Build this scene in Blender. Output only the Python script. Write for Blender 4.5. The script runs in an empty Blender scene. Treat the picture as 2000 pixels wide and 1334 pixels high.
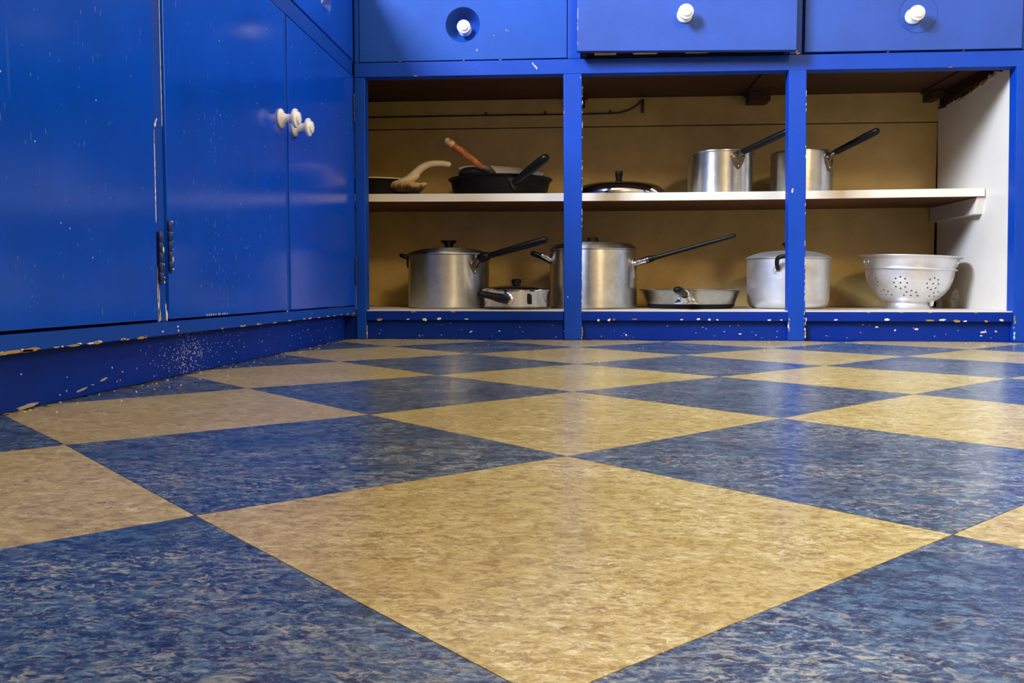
import bpy, bmesh, math, random
from mathutils import Vector, Matrix
random.seed(7)
PI = math.pi
scn = bpy.context.scene
C = scn.collection

# ------------------------------------------------------------------ camera, light, exposure
S = 0.305                                    # one floor tile
cam_d = bpy.data.cameras.new('camera'); cam = bpy.data.objects.new('camera', cam_d); C.objects.link(cam)
cam_d.sensor_width = 36.0; cam_d.lens = 1722.0 / 2000.0 * 36.0
cam_d.clip_start = 0.02
cam.location = (0, 0, 0.4444 * S)
cam.rotation_euler = (PI / 2 - 0.061, 0, 0.079)
scn.camera = cam

w = bpy.data.worlds.new('sky'); scn.world = w; w.use_nodes = True
w.node_tree.nodes['Background'].inputs[0].default_value = (0.60, 0.75, 1.0, 1)
w.node_tree.nodes['Background'].inputs[1].default_value = 0.4

def area(name, loc, target, sx, sy, power, col, spread=PI):
    l = bpy.data.lights.new(name, 'AREA'); l.shape = 'RECTANGLE'; l.size = sx; l.size_y = sy
    l.energy = power; l.color = col; l.spread = spread
    o = bpy.data.objects.new(name, l); C.objects.link(o); o.location = loc
    o.rotation_euler = (Vector(target) - Vector(loc)).to_track_quat('-Z', 'Z').to_euler()
    return o
# daylight through the window over the left worktop, and through the smaller one in the right wall
area('daylight_left', (-1.165, 0.72, 1.80), (0, 0.72, 1.80), 0.70, 0.80, 166, (0.70, 0.79, 1.0))
area('daylight_right', (2.66, 2.25, 1.45), (0, 2.0, 1.40), 0.78, 1.0, 38, (0.66, 0.82, 1.0))
lamp = bpy.data.lights.new('ceiling_bulb', 'POINT'); lamp.energy = 108; lamp.color = (1.0, 0.83, 0.52); lamp.shadow_soft_size = 0.22
lo = bpy.data.objects.new('ceiling_bulb', lamp); C.objects.link(lo); lo.location = (1.45, -1.75, 2.36)

vs = scn.view_settings
vs.view_transform = 'Standard'; vs.look = 'None'; vs.gamma = 1.0; vs.use_curve_mapping = False
vs.exposure = 0.34
scn.cycles.use_denoising = True
scn.cycles.max_bounces = 10; scn.cycles.diffuse_bounces = 6; scn.cycles.glossy_bounces = 6
scn.cycles.caustics_reflective = False; scn.cycles.caustics_refractive = False

# ------------------------------------------------------------------ materials
def new_mat(name):
    m = bpy.data.materials.new(name); m.use_nodes = True
    nt = m.node_tree; b = nt.nodes['Principled BSDF']
    return m, nt, b
def N(nt, t, **k):
    n = nt.nodes.new(t)
    for a, v in k.items(): setattr(n, a, v)
    return n
def ramp(nt, fac, stops, interp='LINEAR'):
    r = N(nt, 'ShaderNodeValToRGB'); r.color_ramp.interpolation = interp
    e = r.color_ramp.elements
    while len(e) < len(stops): e.new(0.5)
    for el, (p, c) in zip(e, stops): el.position = p; el.color = (*c, 1) if len(c) == 3 else c
    nt.links.new(fac, r.inputs[0]); return r.outputs[0]
def noise(nt, vec, scale, detail=4, rough=0.5, dist=0.0):
    n = N(nt, 'ShaderNodeTexNoise'); n.inputs['Scale'].default_value = scale; n.inputs['Detail'].default_value = detail
    n.inputs['Roughness'].default_value = rough; n.inputs['Distortion'].default_value = dist
    if vec is not None: nt.links.new(vec, n.inputs['Vector'])
    return n.outputs['Fac']
def mapping(nt, vec, scale=(1, 1, 1), rot=(0, 0, 0), loc=(0, 0, 0)):
    m = N(nt, 'ShaderNodeMapping'); m.inputs['Scale'].default_value = scale; m.inputs['Rotation'].default_value = rot
    m.inputs['Location'].default_value = loc
    nt.links.new(vec, m.inputs['Vector']); return m.outputs[0]
def mix(nt, fac, a, b, mode='MIX'):
    m = N(nt, 'ShaderNodeMix', data_type='RGBA', blend_type=mode)
    for sock, v in ((m.inputs['Factor'], fac), (m.inputs['A'], a), (m.inputs['B'], b)):
        pass
    ins = [i for i in m.inputs if i.name == 'Factor' and i.type == 'VALUE'][0]
    A = [i for i in m.inputs if i.name == 'A' and i.type == 'RGBA'][0]
    B = [i for i in m.inputs if i.name == 'B' and i.type == 'RGBA'][0]
    for s_, v in ((ins, fac), (A, a), (B, b)):
        if hasattr(v, 'is_output'): nt.links.new(v, s_)
        elif isinstance(v, (int, float)): s_.default_value = v
        else: s_.default_value = (*v, 1)
    return [o for o in m.outputs if o.type == 'RGBA'][0]
def bump(nt, b, height, strength, dist=0.002):
    n = N(nt, 'ShaderNodeBump'); n.inputs['Strength'].default_value = strength; n.inputs['Distance'].default_value = dist
    nt.links.new(height, n.inputs['Height']); nt.links.new(n.outputs[0], b.inputs['Normal'])
def plain(name, col, rough=0.5, metal=0.0, var=0.0, vscale=20, bmp=0.0, bscale=200, spec=None, coat=0):
    m, nt, b = new_mat(name)
    b.inputs['Base Color'].default_value = (*col, 1); b.inputs['Roughness'].default_value = rough; b.inputs['Metallic'].default_value = metal
    if spec is not None: b.inputs['Specular IOR Level'].default_value = spec
    if coat: b.inputs['Coat Weight'].default_value = coat; b.inputs['Coat Roughness'].default_value = 0.08
    g = N(nt, 'ShaderNodeNewGeometry').outputs['Position']
    if var:
        f = noise(nt, g, vscale, 5, 0.6)
        dark = tuple(c * (1 - var) for c in col)
        nt.links.new(ramp(nt, f, [(0.3, dark), (0.7, col)]), b.inputs['Base Color'])
    if bmp: bump(nt, b, noise(nt, g, bscale, 3), bmp)
    return m

def paint(name, col, rough, bscale, bstr, streak, spec=0.36):
    m, nt, b = new_mat(name)
    g = N(nt, 'ShaderNodeNewGeometry').outputs['Position']
    f = noise(nt, g, 6, 6, 0.6)
    c2 = tuple(c * 0.80 for c in col)
    base = ramp(nt, f, [(0.3, c2), (0.7, col)])
    if streak:                                            # faint worn runs in the gloss paint
        v = mapping(nt, g, (70, 70, 7))
        s = noise(nt, v, 1.0, 4, 0.6)
        base = mix(nt, ramp(nt, s, [(0.66, (0, 0, 0)), (0.80, (0.35, 0.35, 0.35))]), base, (0.10, 0.20, 0.45))
    nt.links.new(base, b.inputs['Base Color'])
    r = noise(nt, g, 9, 4, 0.6)
    rr = N(nt, 'ShaderNodeMapRange'); nt.links.new(r, rr.inputs[0]); rr.inputs[3].default_value = rough - 0.04; rr.inputs[4].default_value = rough + 0.08
    nt.links.new(rr.outputs[0], b.inputs['Roughness']); b.inputs['Specular IOR Level'].default_value = spec
    bump(nt, b, noise(nt, g, bscale, 3), bstr, 0.0012)
    return m
BLUE = (0.0005, 0.072, 0.60)
M_door = paint('gloss_blue_paint', BLUE, 0.14, 55, 0.05, True)
M_blue = paint('blue_paint', (0.0005, 0.056, 0.43), 0.44, 150, 0.25, False, 0.24)
M_draw = paint('blue_drawer_paint', (0.005, 0.072, 0.40), 0.52, 170, 0.30, False, 0.25)
M_lit = paint('window_lit_blue_paint', (0.026, 0.082, 0.375), 0.50, 170, 0.35, False, 0.28)  # middle and right drawers: pale lilac of the window light put into the colour
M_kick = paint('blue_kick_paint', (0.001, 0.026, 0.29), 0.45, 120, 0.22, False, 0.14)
M_shade_cream = plain('shaded_cream_paint', (0.62, 0.43, 0.145), 0.42, var=0.22, vscale=14, bmp=0.25, bscale=60)  # back boards: shade of the bays put into a darker cream
M_white = plain('white_paint', (0.80, 0.755, 0.66), 0.40, var=0.06, vscale=12, bmp=0.12, bscale=90)
M_chip = plain('chipped_white', (0.86, 0.80, 0.70), 0.7, var=0.3, vscale=160)
M_chipw = plain('chipped_wood', (0.52, 0.30, 0.10), 0.7, var=0.5, vscale=150)
M_fleck = plain('pale_blue_fleck', (0.09, 0.21, 0.58), 0.5, var=0.4, vscale=90)
M_red = plain('chipped_red', (0.45, 0.10, 0.05), 0.6, var=0.4, vscale=150)
M_porc = plain('white_porcelain', (0.86, 0.85, 0.82), 0.12, coat=0.6)
M_groove = plain('dirty_groove', (0.12, 0.10, 0.07), 0.6)
M_alu = plain('dull_aluminium', (0.72, 0.71, 0.69), 0.34, 1.0, var=0.22, vscale=45, bmp=0.05, bscale=400)
M_alul = plain('bright_aluminium', (0.84, 0.84, 0.86), 0.42, 0.85, var=0.16, vscale=30, bmp=0.06, bscale=300)
M_chrome = plain('polished_steel', (0.72, 0.70, 0.66), 0.10, 1.0, var=0.10, vscale=25)
M_steel = plain('worn_steel', (0.50, 0.48, 0.44), 0.26, 1.0, var=0.30, vscale=35)
M_brown = plain('tarnished_bracket', (0.20, 0.15, 0.10), 0.35, 0.9, var=0.4, vscale=80)
M_black = plain('black_plastic', (0.004, 0.004, 0.0045), 0.42, var=0.3, vscale=60, spec=0.22)
M_inside = plain('shaded_inside_aluminium', (0.16, 0.15, 0.14), 0.6, 0.6, var=0.3, vscale=40)  # shade inside the colander put into the metal colour, so its holes read dark
M_grey = plain('dull_grey_metal', (0.16, 0.15, 0.125), 0.5, 0.6, var=0.4, vscale=60)
M_iron = plain('black_iron', (0.004, 0.004, 0.004), 0.55, var=0.4, vscale=50, bmp=0.1, bscale=250, spec=0.2)
M_enam = plain('white_enamel', (0.90, 0.87, 0.78), 0.25, var=0.12, vscale=25)
M_hinge = plain('painted_hinge', (0.004, 0.018, 0.13), 0.35, var=0.5, vscale=90)
M_cable = plain('dark_cable', (0.025, 0.018, 0.012), 0.5)
M_room = plain('room_plaster', (0.40, 0.31, 0.18), 0.8, var=0.05, vscale=3)
M_ceil = plain('ceiling_white', (0.62, 0.55, 0.42), 0.8)
M_top = plain('worktop_laminate', (0.45, 0.40, 0.33), 0.45, var=0.1)
M_sub = plain('floor_adhesive', (0.03, 0.025, 0.02), 0.9)
M_glass = plain('sky_lit_glass', (0.6, 0.7, 0.8), 0.1)

for m_ in (M_alu, M_steel):
    nt_ = m_.node_tree; b_ = nt_.nodes['Principled BSDF']; t_ = nt_.nodes.new('ShaderNodeTangent'); t_.direction_type = 'RADIAL'; t_.axis = 'Z'
    nt_.links.new(t_.outputs[0], b_.inputs['Tangent']); b_.inputs['Anisotropic'].default_value = 0.8; b_.inputs['Anisotropic Rotation'].default_value = 0.25

def wood(name, c1, c2, scale, rough=0.6):
    m, nt, b = new_mat(name)
    tc = N(nt, 'ShaderNodeTexCoord').outputs['Object']
    f = noise(nt, mapping(nt, tc, scale), 1.0, 6, 0.65, 0.4)
    nt.links.new(ramp(nt, f, [(0.3, c1), (0.7, c2)]), b.inputs['Base Color']); b.inputs['Roughness'].default_value = rough
    bump(nt, b, f, 0.15)
    return m
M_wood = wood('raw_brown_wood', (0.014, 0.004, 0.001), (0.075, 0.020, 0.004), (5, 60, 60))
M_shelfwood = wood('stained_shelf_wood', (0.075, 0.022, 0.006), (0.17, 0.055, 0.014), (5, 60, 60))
M_palewood = wood('pale_wood', (0.45, 0.27, 0.09), (0.74, 0.52, 0.20), (40, 20, 40))
M_handle = wood('burnt_orange_wood', (0.16, 0.030, 0.005), (0.52, 0.17, 0.03), (60, 60, 60), 0.4)

def burnt_enamel():
    m, nt, b = new_mat('burnt_white_enamel')
    g = N(nt, 'ShaderNodeNewGeometry').outputs['Position']
    sx = N(nt, 'ShaderNodeSeparateXYZ'); nt.links.new(g, sx.inputs[0])
    n = noise(nt, mapping(nt, g, (90, 90, 45)), 1.0, 6, 0.7)
    ad = N(nt, 'ShaderNodeMath', operation='MULTIPLY_ADD'); nt.links.new(n, ad.inputs[0]); ad.inputs[1].default_value = 0.045; nt.links.new(sx.outputs[2], ad.inputs[2])
    r = N(nt, 'ShaderNodeMapRange'); nt.links.new(ad.outputs[0], r.inputs[0]); r.inputs[1].default_value = 0.428; r.inputs[2].default_value = 0.462
    nt.links.new(ramp(nt, r.outputs[0], [(0.0, (0.010, 0.006, 0.003)), (0.30, (0.10, 0.035, 0.006)), (0.55, (0.48, 0.30, 0.09)), (1.0, (0.74, 0.60, 0.34))]), b.inputs['Base Color'])
    b.inputs['Roughness'].default_value = 0.3
    return m
M_burnt = burnt_enamel()

def lino(name, stops, vein, vein_amt, dark, dark_amt, rough, long_amt, fine=1.0, an=1.0):
    m, nt, b = new_mat(name)
    g = N(nt, 'ShaderNodeNewGeometry').outputs['Position']
    oi = N(nt, 'ShaderNodeObjectInfo')
    off = N(nt, 'ShaderNodeVectorMath', operation='SCALE'); cb = N(nt, 'ShaderNodeCombineXYZ')
    nt.links.new(oi.outputs['Random'], cb.inputs[0]); nt.links.new(oi.outputs['Random'], cb.inputs[2])
    nt.links.new(cb.outputs[0], off.inputs[0]); off.inputs['Scale'].default_value = 37.0
    ad = N(nt, 'ShaderNodeVectorMath', operation='ADD'); nt.links.new(g, ad.inputs[0]); nt.links.new(off.outputs[0], ad.inputs[1])
    p = ad.outputs[0]
    def mul(a, c):
        k = N(nt, 'ShaderNodeMath', operation='MULTIPLY')
        for q, v in ((0, a), (1, c)):
            if isinstance(v, (int, float)): k.inputs[q].default_value = v
            else: nt.links.new(v, k.inputs[q])
        return k.outputs[0]
    def win(f, lo, hi): return ramp(nt, f, [(lo, (0, 0, 0)), (hi, (1, 1, 1))])
    v1 = mapping(nt, p, (1.0, 1.9 * an, 1.0), (0, 0, 0.20))
    n1 = noise(nt, v1, 42 * fine, 12, 0.74, 0.8)                 # marbled ground
    base = ramp(nt, n1, stops)
    big = noise(nt, v1, 9, 5, 0.6, 0.8)
    n2 = noise(nt, mapping(nt, p, (1.0, 2.2 * an, 1.0), (0, 0, 0.25)), 52 * fine, 10, 0.70, 1.5)      # pale clouds and worms
    base = mix(nt, mul(mul(win(n2, 0.50, 0.62), win(big, 0.36, 0.62)), vein_amt), base, vein)
    n3 = noise(nt, mapping(nt, p, (1.0, 2.6 * an, 1.0), (0, 0, 0.22), (5, 3, 1)), 66 * fine, 9, 0.68, 1.2)
    base = mix(nt, mul(win(n3, 0.54, 0.64), dark_amt), base, dark)
    n4 = noise(nt, mapping(nt, p, (1.0, 2.8, 1.0), (0, 0, 0.30), (2, 9, 4)), 15, 9, 0.70, 0.6)   # long torn veins
    ridge = ramp(nt, n4, [(0.470, (0, 0, 0)), (0.490, (1, 1, 1)), (0.503, (1, 1, 1)), (0.508, (0, 0, 0))])
    under = ramp(nt, n4, [(0.506, (0, 0, 0)), (0.510, (1, 1, 1)), (0.518, (1, 1, 1)), (0.532, (0, 0, 0))])
    zone = mul(win(noise(nt, p, 4.2, 3, 0.5, 0.3), 0.50, 0.62), win(n1, 0.36, 0.54))
    base = mix(nt, mul(mul(ridge, zone), long_amt), base, vein)
    base = mix(nt, mul(mul(under, zone), long_amt * 0.8), base, dark)
    gr = noise(nt, mapping(nt, p, (1.0, 1.6, 1.0)), 420, 3, 0.7)
    base = mix(nt, mul(win(gr, 0.55, 0.75), 0.35), base, vein)
    base = mix(nt, mul(ramp(nt, gr, [(0.27, (1, 1, 1)), (0.45, (0, 0, 0))]), 0.45), base, dark)
    nt.links.new(base, b.inputs['Base Color'])
    rn = noise(nt, g, 22, 6, 0.7)
    rr = N(nt, 'ShaderNodeMapRange'); nt.links.new(rn, rr.inputs[0]); rr.inputs[3].default_value = rough - 0.06; rr.inputs[4].default_value = rough + 0.10
    nt.links.new(rr.outputs[0], b.inputs['Roughness']); b.inputs['Coat Weight'].default_value = 0.28; b.inputs['Coat Roughness'].default_value = 0.20
    bump(nt, b, n1, 0.035, 0.0006)
    return m
M_tan = lino('tan_marbled_lino', [(0.38, (0.265, 0.170, 0.034)), (0.50, (0.43, 0.320, 0.088)), (0.61, (0.55, 0.445, 0.185))], (0.82, 0.73, 0.46), 0.85, (0.16, 0.105, 0.026), 0.55, 0.27, 0.35, 2.2, 0.72)
M_navy = lino('blue_marbled_lino', [(0.39, (0.004, 0.010, 0.042)), (0.49, (0.020, 0.050, 0.118)), (0.60, (0.075, 0.150, 0.240))], (0.46, 0.46, 0.39), 0.78, (0.004, 0.005, 0.026), 0.8, 0.25, 0.80, 1.9, 0.80)

# ------------------------------------------------------------------ mesh helpers
def box(bm, x0, x1, y0, y1, z0, z1, bev=0.0, seg=2):
    r = bmesh.ops.create_cube(bm, size=1.0)
    M = Matrix.Translation(((x0 + x1) / 2, (y0 + y1) / 2, (z0 + z1) / 2)) @ Matrix.Diagonal((abs(x1 - x0), abs(y1 - y0), abs(z1 - z0), 1))
    bmesh.ops.transform(bm, matrix=M, verts=r['verts'])
    if bev:
        es = list({e for v in r['verts'] for e in v.link_edges})
        bmesh.ops.bevel(bm, geom=es, offset=bev, segments=seg, affect='EDGES', profile=0.5)
def hexa(bm, pts, bev=0.0):
    """8 corners: bottom four (counter-clockwise) then top four"""
    v = [bm.verts.new(p) for p in pts]
    fs = [(3, 2, 1, 0), (4, 5, 6, 7), (0, 1, 5, 4), (1, 2, 6, 5), (2, 3, 7, 6), (3, 0, 4, 7)]
    for f in fs: bm.faces.new([v[i] for i in f])
    if bev: bmesh.ops.bevel(bm, geom=list({e for q in v for e in q.link_edges}), offset=bev, segments=2, affect='EDGES', profile=0.5)
def lathe(bm, prof, mat=Matrix.Identity(4), seg=48, sx=1.0, sy=1.0):
    """prof: list of (r, z); r = 0 closes on the axis"""
    rings = []
    for r, z in prof:
        if r <= 1e-6: rings.append([bm.verts.new(mat @ Vector((0, 0, z)))])
        else: rings.append([bm.verts.new(mat @ Vector((r * sx * math.cos(2 * PI * k / seg), r * sy * math.sin(2 * PI * k / seg), z))) for k in range(seg)])
    for a, b in zip(rings, rings[1:]):
        for k in range(seg):
            j = (k + 1) % seg
            if len(a) == 1 and len(b) == 1: continue
            if len(a) == 1: bm.faces.new((a[0], b[j], b[k])) if False else bm.faces.new((a[0], b[k], b[j]))
            elif len(b) == 1: bm.faces.new((a[k], b[0], a[j]))
            else: bm.faces.new((a[k], b[k], b[j], a[j]))
def tube(bm, pts, radii, seg=12, up=(0, 0, 1), caps=True):
    """sweep of ellipses; radii: list of (side, up) per point"""
    pts = [Vector(p) for p in pts]; rings = []
    for i, p in enumerate(pts):
        d = (pts[min(i + 1, len(pts) - 1)] - pts[max(i - 1, 0)]).normalized()
        s = d.cross(Vector(up))
        if s.length < 1e-4: s = d.cross(Vector((0, 1, 0)))
        s.normalize(); u = s.cross(d).normalized()
        a, b = radii[i] if isinstance(radii[i], tuple) else (radii[i], radii[i])
        rings.append([bm.verts.new(p + s * a * math.cos(2 * PI * k / seg) + u * b * math.sin(2 * PI * k / seg)) for k in range(seg)])
    for a, b in zip(rings, rings[1:]):
        for k in range(seg): bm.faces.new((a[k], a[(k + 1) % seg], b[(k + 1) % seg], b[k]))
    if caps:
        bm.faces.new(rings[0][::-1]); bm.faces.new(rings[-1])
def smooth_path(pts, n=6):
    """Catmull-Rom through pts"""
    P = [Vector(p) for p in pts]; P = [P[0] * 2 - P[1]] + P + [P[-1] * 2 - P[-2]]; out = []
    for i in range(1, len(P) - 2):
        for k in range(n):
            t = k / n; a, b, c, d = P[i - 1], P[i], P[i + 1], P[i + 2]
            out.append(0.5 * ((2 * b) + (c - a) * t + (2 * a - 5 * b + 4 * c - d) * t * t + (3 * b - a - 3 * c + d) * t ** 3))
    out.append(P[-2]); return out
def lerp_list(vals, n):
    out = []
    for i in range(n):
        t = i / (n - 1) * (len(vals) - 1); k = min(int(t), len(vals) - 2); f = t - k
        a, b = vals[k], vals[k + 1]
        a = a if isinstance(a, tuple) else (a, a); b = b if isinstance(b, tuple) else (b, b)
        out.append((a[0] + (b[0] - a[0]) * f, a[1] + (b[1] - a[1]) * f))
    return out
def rod(bm, ctrl, radii, n=6, seg=12, up=(0, 0, 1), round_ends=True):
    """smooth swept handle with rounded ends"""
    p = smooth_path(ctrl, n) if len(ctrl) > 2 else [Vector(ctrl[0]).lerp(Vector(ctrl[1]), k / 8) for k in range(9)]
    r = lerp_list(radii, len(p))
    if round_ends:
        for end in (0, -1):
            q, rr = p[end], r[end]; d = (p[0] - p[1]).normalized() if end == 0 else (p[-1] - p[-2]).normalized()
            ex = [(q + d * max(rr) * math.sin(a), (rr[0] * math.cos(a), rr[1] * math.cos(a))) for a in (0.5, 0.95, 1.35)]
            if end == 0:
                p = [e[0] for e in ex][::-1] + p; r = [e[1] for e in ex][::-1] + r
            else:
                p = p + [e[0] for e in ex]; r = r + [e[1] for e in ex]
    tube(bm, p, r, seg, up)
def finish(name, bm, mats, parent=None, smooth=None, origin=None, flat=False):
    bmesh.ops.recalc_face_normals(bm, faces=bm.faces[:])
    org = Vector(origin) if origin is not None else (WORLD_OF.get(parent.name, Vector()) if parent is not None else Vector())
    if org.length: bmesh.ops.translate(bm, verts=bm.verts[:], vec=-org)
    me = bpy.data.meshes.new(name); bm.to_mesh(me); bm.free()
    for m in (mats if isinstance(mats, (list, tuple)) else [mats]): me.materials.append(m)
    o = bpy.data.objects.new(name, me); C.objects.link(o)
    if parent is not None: o.parent = parent; WORLD_OF[o.name] = WORLD_OF.get(parent.name, Vector())
    elif origin is not None: o.location = org; WORLD_OF[o.name] = org
    else: WORLD_OF[o.name] = Vector()
    if smooth is not None:
        me.polygons.foreach_set('use_smooth', [True] * len(me.polygons))
        me.set_sharp_from_angle(angle=math.radians(smooth))
        if flat: flatten(o)
    return o
def flatten(o):
    w_ = o.modifiers.new('face_normals', 'WEIGHTED_NORMAL'); w_.keep_sharp = True; w_.weight = 100
WORLD_OF = {}
def thing(name, loc, label, cat, group=None):
    o = bpy.data.objects.new(name, None); C.objects.link(o); o.location = loc; o.empty_display_size = 0.05
    o['label'] = label; o['category'] = cat
    if group: o['group'] = group
    WORLD_OF[o.name] = Vector(loc); return o
def tag(o, label, cat, group=None):
    o['label'] = label; o['category'] = cat
    if group: o['group'] = group
    return o
def structure(o): o['kind'] = 'structure'; return o
def bx(name, mat, parent, *a, bev=0.0015, smooth=40):
    bm = bmesh.new(); box(bm, *a, bev=bev); return finish(name, bm, mat, parent, smooth, flat=True)

# ------------------------------------------------------------------ the room
XL0, XR0, YF0, YB0, ZC = -1.20, 2.70, -2.30, 2.80, 2.60
# floor: square lino tiles laid on the diagonal; each tile a piece of its own over the adhesive
bm = bmesh.new(); box(bm, XL0, XR0, YF0, YB0, -0.06, -0.0035)
floor = structure(finish('floor', bm, M_sub))
ANG = 0.7842; ca, sa = math.cos(ANG), math.sin(ANG)
JIT = {(0, 0): (-.0022, .0033), (1, 0): (-.0006, -.0089), (1, 1): (-.0005, -.0024), (2, 0): (.0022, .0001), (3, 0): (.0014, .0096), (4, 0): (-.0009, .0087),
       (0, -1): (-.0017, .0075), (1, -1): (.0003, -.0087), (1, -2): (-.0061, .0051), (2, -1): (0, .0027), (2, -2): (.0022, -.0109), (2, -3): (-.0028, .0098),
       (3, -1): (.0038, -.0028), (3, -2): (.0019, -.0097), (3, -3): (-.001, .0009), (4, -1): (-.0015, -.0125)}   # hand-laid: corners wander
def corner(i, j):
    dx, dy = JIT.get((i, j), (0, 0))
    return Vector((S * (-0.7438 + i * ca + j * sa) + dx, S * (1.6333 + i * sa - j * ca) + dy, 0))
for i in range(-9, 12):
    for j in range(-10, 12):
        q = [corner(i, j), corner(i + 1, j), corner(i + 1, j + 1), corner(i, j + 1)]
        c = sum(q, Vector()) / 4
        if not (-0.80 < c.x < 2.45 and -0.75 < c.y < 2.50): continue
        bm = bmesh.new()
        top = []; low = []
        for p in q:
            d = (c - p).normalized()
            low.append(bm.verts.new(p + d * 0.0004 + Vector((0, 0, -0.0034))))
            top.append(bm.verts.new(p + d * 0.0004))
        bm.faces.new(top[::-1])
        for k in range(4):
            n = (k + 1) % 4
            bm.faces.new((top[k], top[n], low[n], low[k]))
        finish('floor_tile', bm, M_tan if (i + j) % 2 == 0 else M_navy, floor)

def wall(name, *a, mat=M_room):
    bm = bmesh.new(); box(bm, *a); return structure(finish(name, bm, mat))
bm = bmesh.new()
WY0, WY1, WZ0, WZ1 = 0.35, 1.09, 1.38, 2.22       # opening of the left window
for a in ((YF0, WY0, 0, ZC), (WY1, YB0, 0, ZC), (WY0, WY1, 0, WZ0), (WY0, WY1, WZ1, ZC)): box(bm, XL0 - 0.12, XL0, *a)
structure(finish('wall_left', bm, M_room))
bm = bmesh.new(); RY0, RY1, RZ0, RZ1 = 1.84, 2.66, 0.93, 1.97
for a in ((1.78, RY0, 0, ZC), (RY1, YB0, 0, ZC), (1.78, RY1, 0, RZ0), (1.78, RY1, RZ1, ZC)):
    if a[1] > a[0]: box(bm, XR0, XR0 + 0.12, *a)
box(bm, 1.75, XR0, YF0, 1.78, 0, ZC)                  # unseen wall step, added to keep the right window off the nearest door
structure(finish('wall_right', bm, M_room))
wall('wall_back', XL0, XR0, YB0, YB0 + 0.12, 0, ZC)
wall('wall_front', XL0, XR0, YF0 - 0.12, YF0, 0, ZC)
wall('ceiling', XL0, XR0, YF0, YB0, ZC, ZC + 0.1, mat=M_ceil)
for nm, xa, xb, y0, y1, z0, z1 in (('window_1', XL0 - 0.09, XL0 - 0.04, WY0, WY1, WZ0, WZ1), ('window_2', XR0 + 0.04, XR0 + 0.09, RY0, RY1, RZ0, RZ1)):
    bm = bmesh.new(); t = 0.05
    box(bm, xa, xb, y0, y1, z0, z0 + t); box(bm, xa, xb, y0, y1, z1 - t, z1)
    box(bm, xa, xb, y0, y0 + t, z0 + t, z1 - t); box(bm, xa, xb, y1 - t, y1, z0 + t, z1 - t)
    box(bm, xa, xb, y0 + t, y1 - t, (z0 + z1) / 2 - 0.015, (z0 + z1) / 2 + 0.015)
    wn = structure(finish(nm, bm, M_white))
    bm = bmesh.new(); box(bm, (xa + xb) / 2 - 0.003, (xa + xb) / 2 + 0.003, y0 + t, y1 - t, z0 + t, z1 - t)
    finish('window_pane', bm, M_glass, wn)

# ------------------------------------------------------------------ shared small parts
KNOB = None
def knob_mesh():
    global KNOB
    if KNOB is None:
        bm = bmesh.new()
        lathe(bm, [(0, 0), (.0185, 0), (.0190, .0025), (.0170, .0050), (.0105, .0075), (.0085, .0120), (.0085, .0200), (.0125, .0245), (.0180, .0270),
                   (.0190, .0300), (.0180, .0330), (.0140, .0345), (.0128, .0338), (.0122, .0350), (.0116, .0385), (.0085, .0402), (0, .0408)], seg=32)
        KNOB = bm
    return KNOB.copy()
def knob(parent, loc, axis, name='knob', scale=1.0):
    bm = knob_mesh()
    M = Matrix.Translation(loc) @ Vector(axis).to_track_quat('Z', 'Y').to_matrix().to_4x4() @ Matrix.Scale(scale, 4)
    bmesh.ops.transform(bm, matrix=M, verts=bm.verts[:])
    return finish(name, bm, M_porc, parent, 50)

def chips(name, parent, mat, org, eu, ev, en, lst, lift=0.0004, jag=0.35):
    """flat flakes in the paint: lst of (u, v, half width, half height[, turn]) on the plane org + u*eu + v*ev"""
    bm = bmesh.new(); org, eu, ev, en = map(Vector, (org, eu, ev, en))
    for it in lst:
        u, v, a, b = it[:4]; t = it[4] if len(it) > 4 else 0
        n = 18 if max(a, b) > .006 else (10 if max(a, b) > .002 else 6)
        ph = random.random() * 6; p1, p2 = random.random() * 6, random.random() * 6
        top = []; low = []
        for k in range(n):
            an = 2 * PI * k / n + ph
            q = 1 - jag * (.5 + .35 * math.sin(2 * an + p1) + .3 * math.sin(5 * an + p2)) - .5 * jag * random.random()
            x, y = a * q * math.cos(an), b * q * math.sin(an)
            x, y = x * math.cos(t) - y * math.sin(t), x * math.sin(t) + y * math.cos(t)
            p = org + eu * (u + x) + ev * (v + y)
            top.append(bm.verts.new(p + en * lift)); low.append(bm.verts.new(p - en * 0.0003))
        bm.faces.new(top)
        for k in range(n): bm.faces.new((low[k], low[(k + 1) % n], top[(k + 1) % n], top[k]))
    o = finish(name, bm, mat, parent); o['kind'] = 'stuff'; return o

# ------------------------------------------------------------------ open pan cabinet along the back
YF = 2.282
cab = thing('open_cabinet', (0.25, YF, 0), 'wide blue open-fronted base cabinet with three bays of pots under three drawers', 'cabinet')
T = 0.038
def post(x0b, x1b, x0t, x1t, z0, z1, y0=YF, bev=0.0035):
    bm = bmesh.new(); y1 = y0 + T
    hexa(bm, [(x0b, y0, z0), (x1b, y0, z0), (x1b, y1, z0), (x0b, y1, z0), (x0t, y0, z1), (x1t, y0, z1), (x1t, y1, z1), (x0t, y1, z1)], bev)
    return finish('post', bm, M_blue, cab, 40, flat=True)
posts = [post(-.5918, -.5655, -.5918, -.5625, 0, .6785), post(-.0455, .0008, -.0500, -.0022, 0, .6785),
         post(.5220, .5645, .5115, .5557, 0, .6785), post(1.0705, 1.140, 1.0565, 1.140, 0, .6785)]
bm = bmesh.new()
hexa(bm, [(-.5905, YF + .0006, .6792), (1.140, YF + .0006, .6748), (1.140, YF + T, .6748), (-.5905, YF + T, .6792),
          (-.5905, YF + .0006, .7158), (1.140, YF + .0006, .7145), (1.140, YF + T, .7145), (-.5905, YF + T, .7158)], 0.002)
rail = finish('top_rail', bm, M_blue, cab, 40, flat=True)
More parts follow.
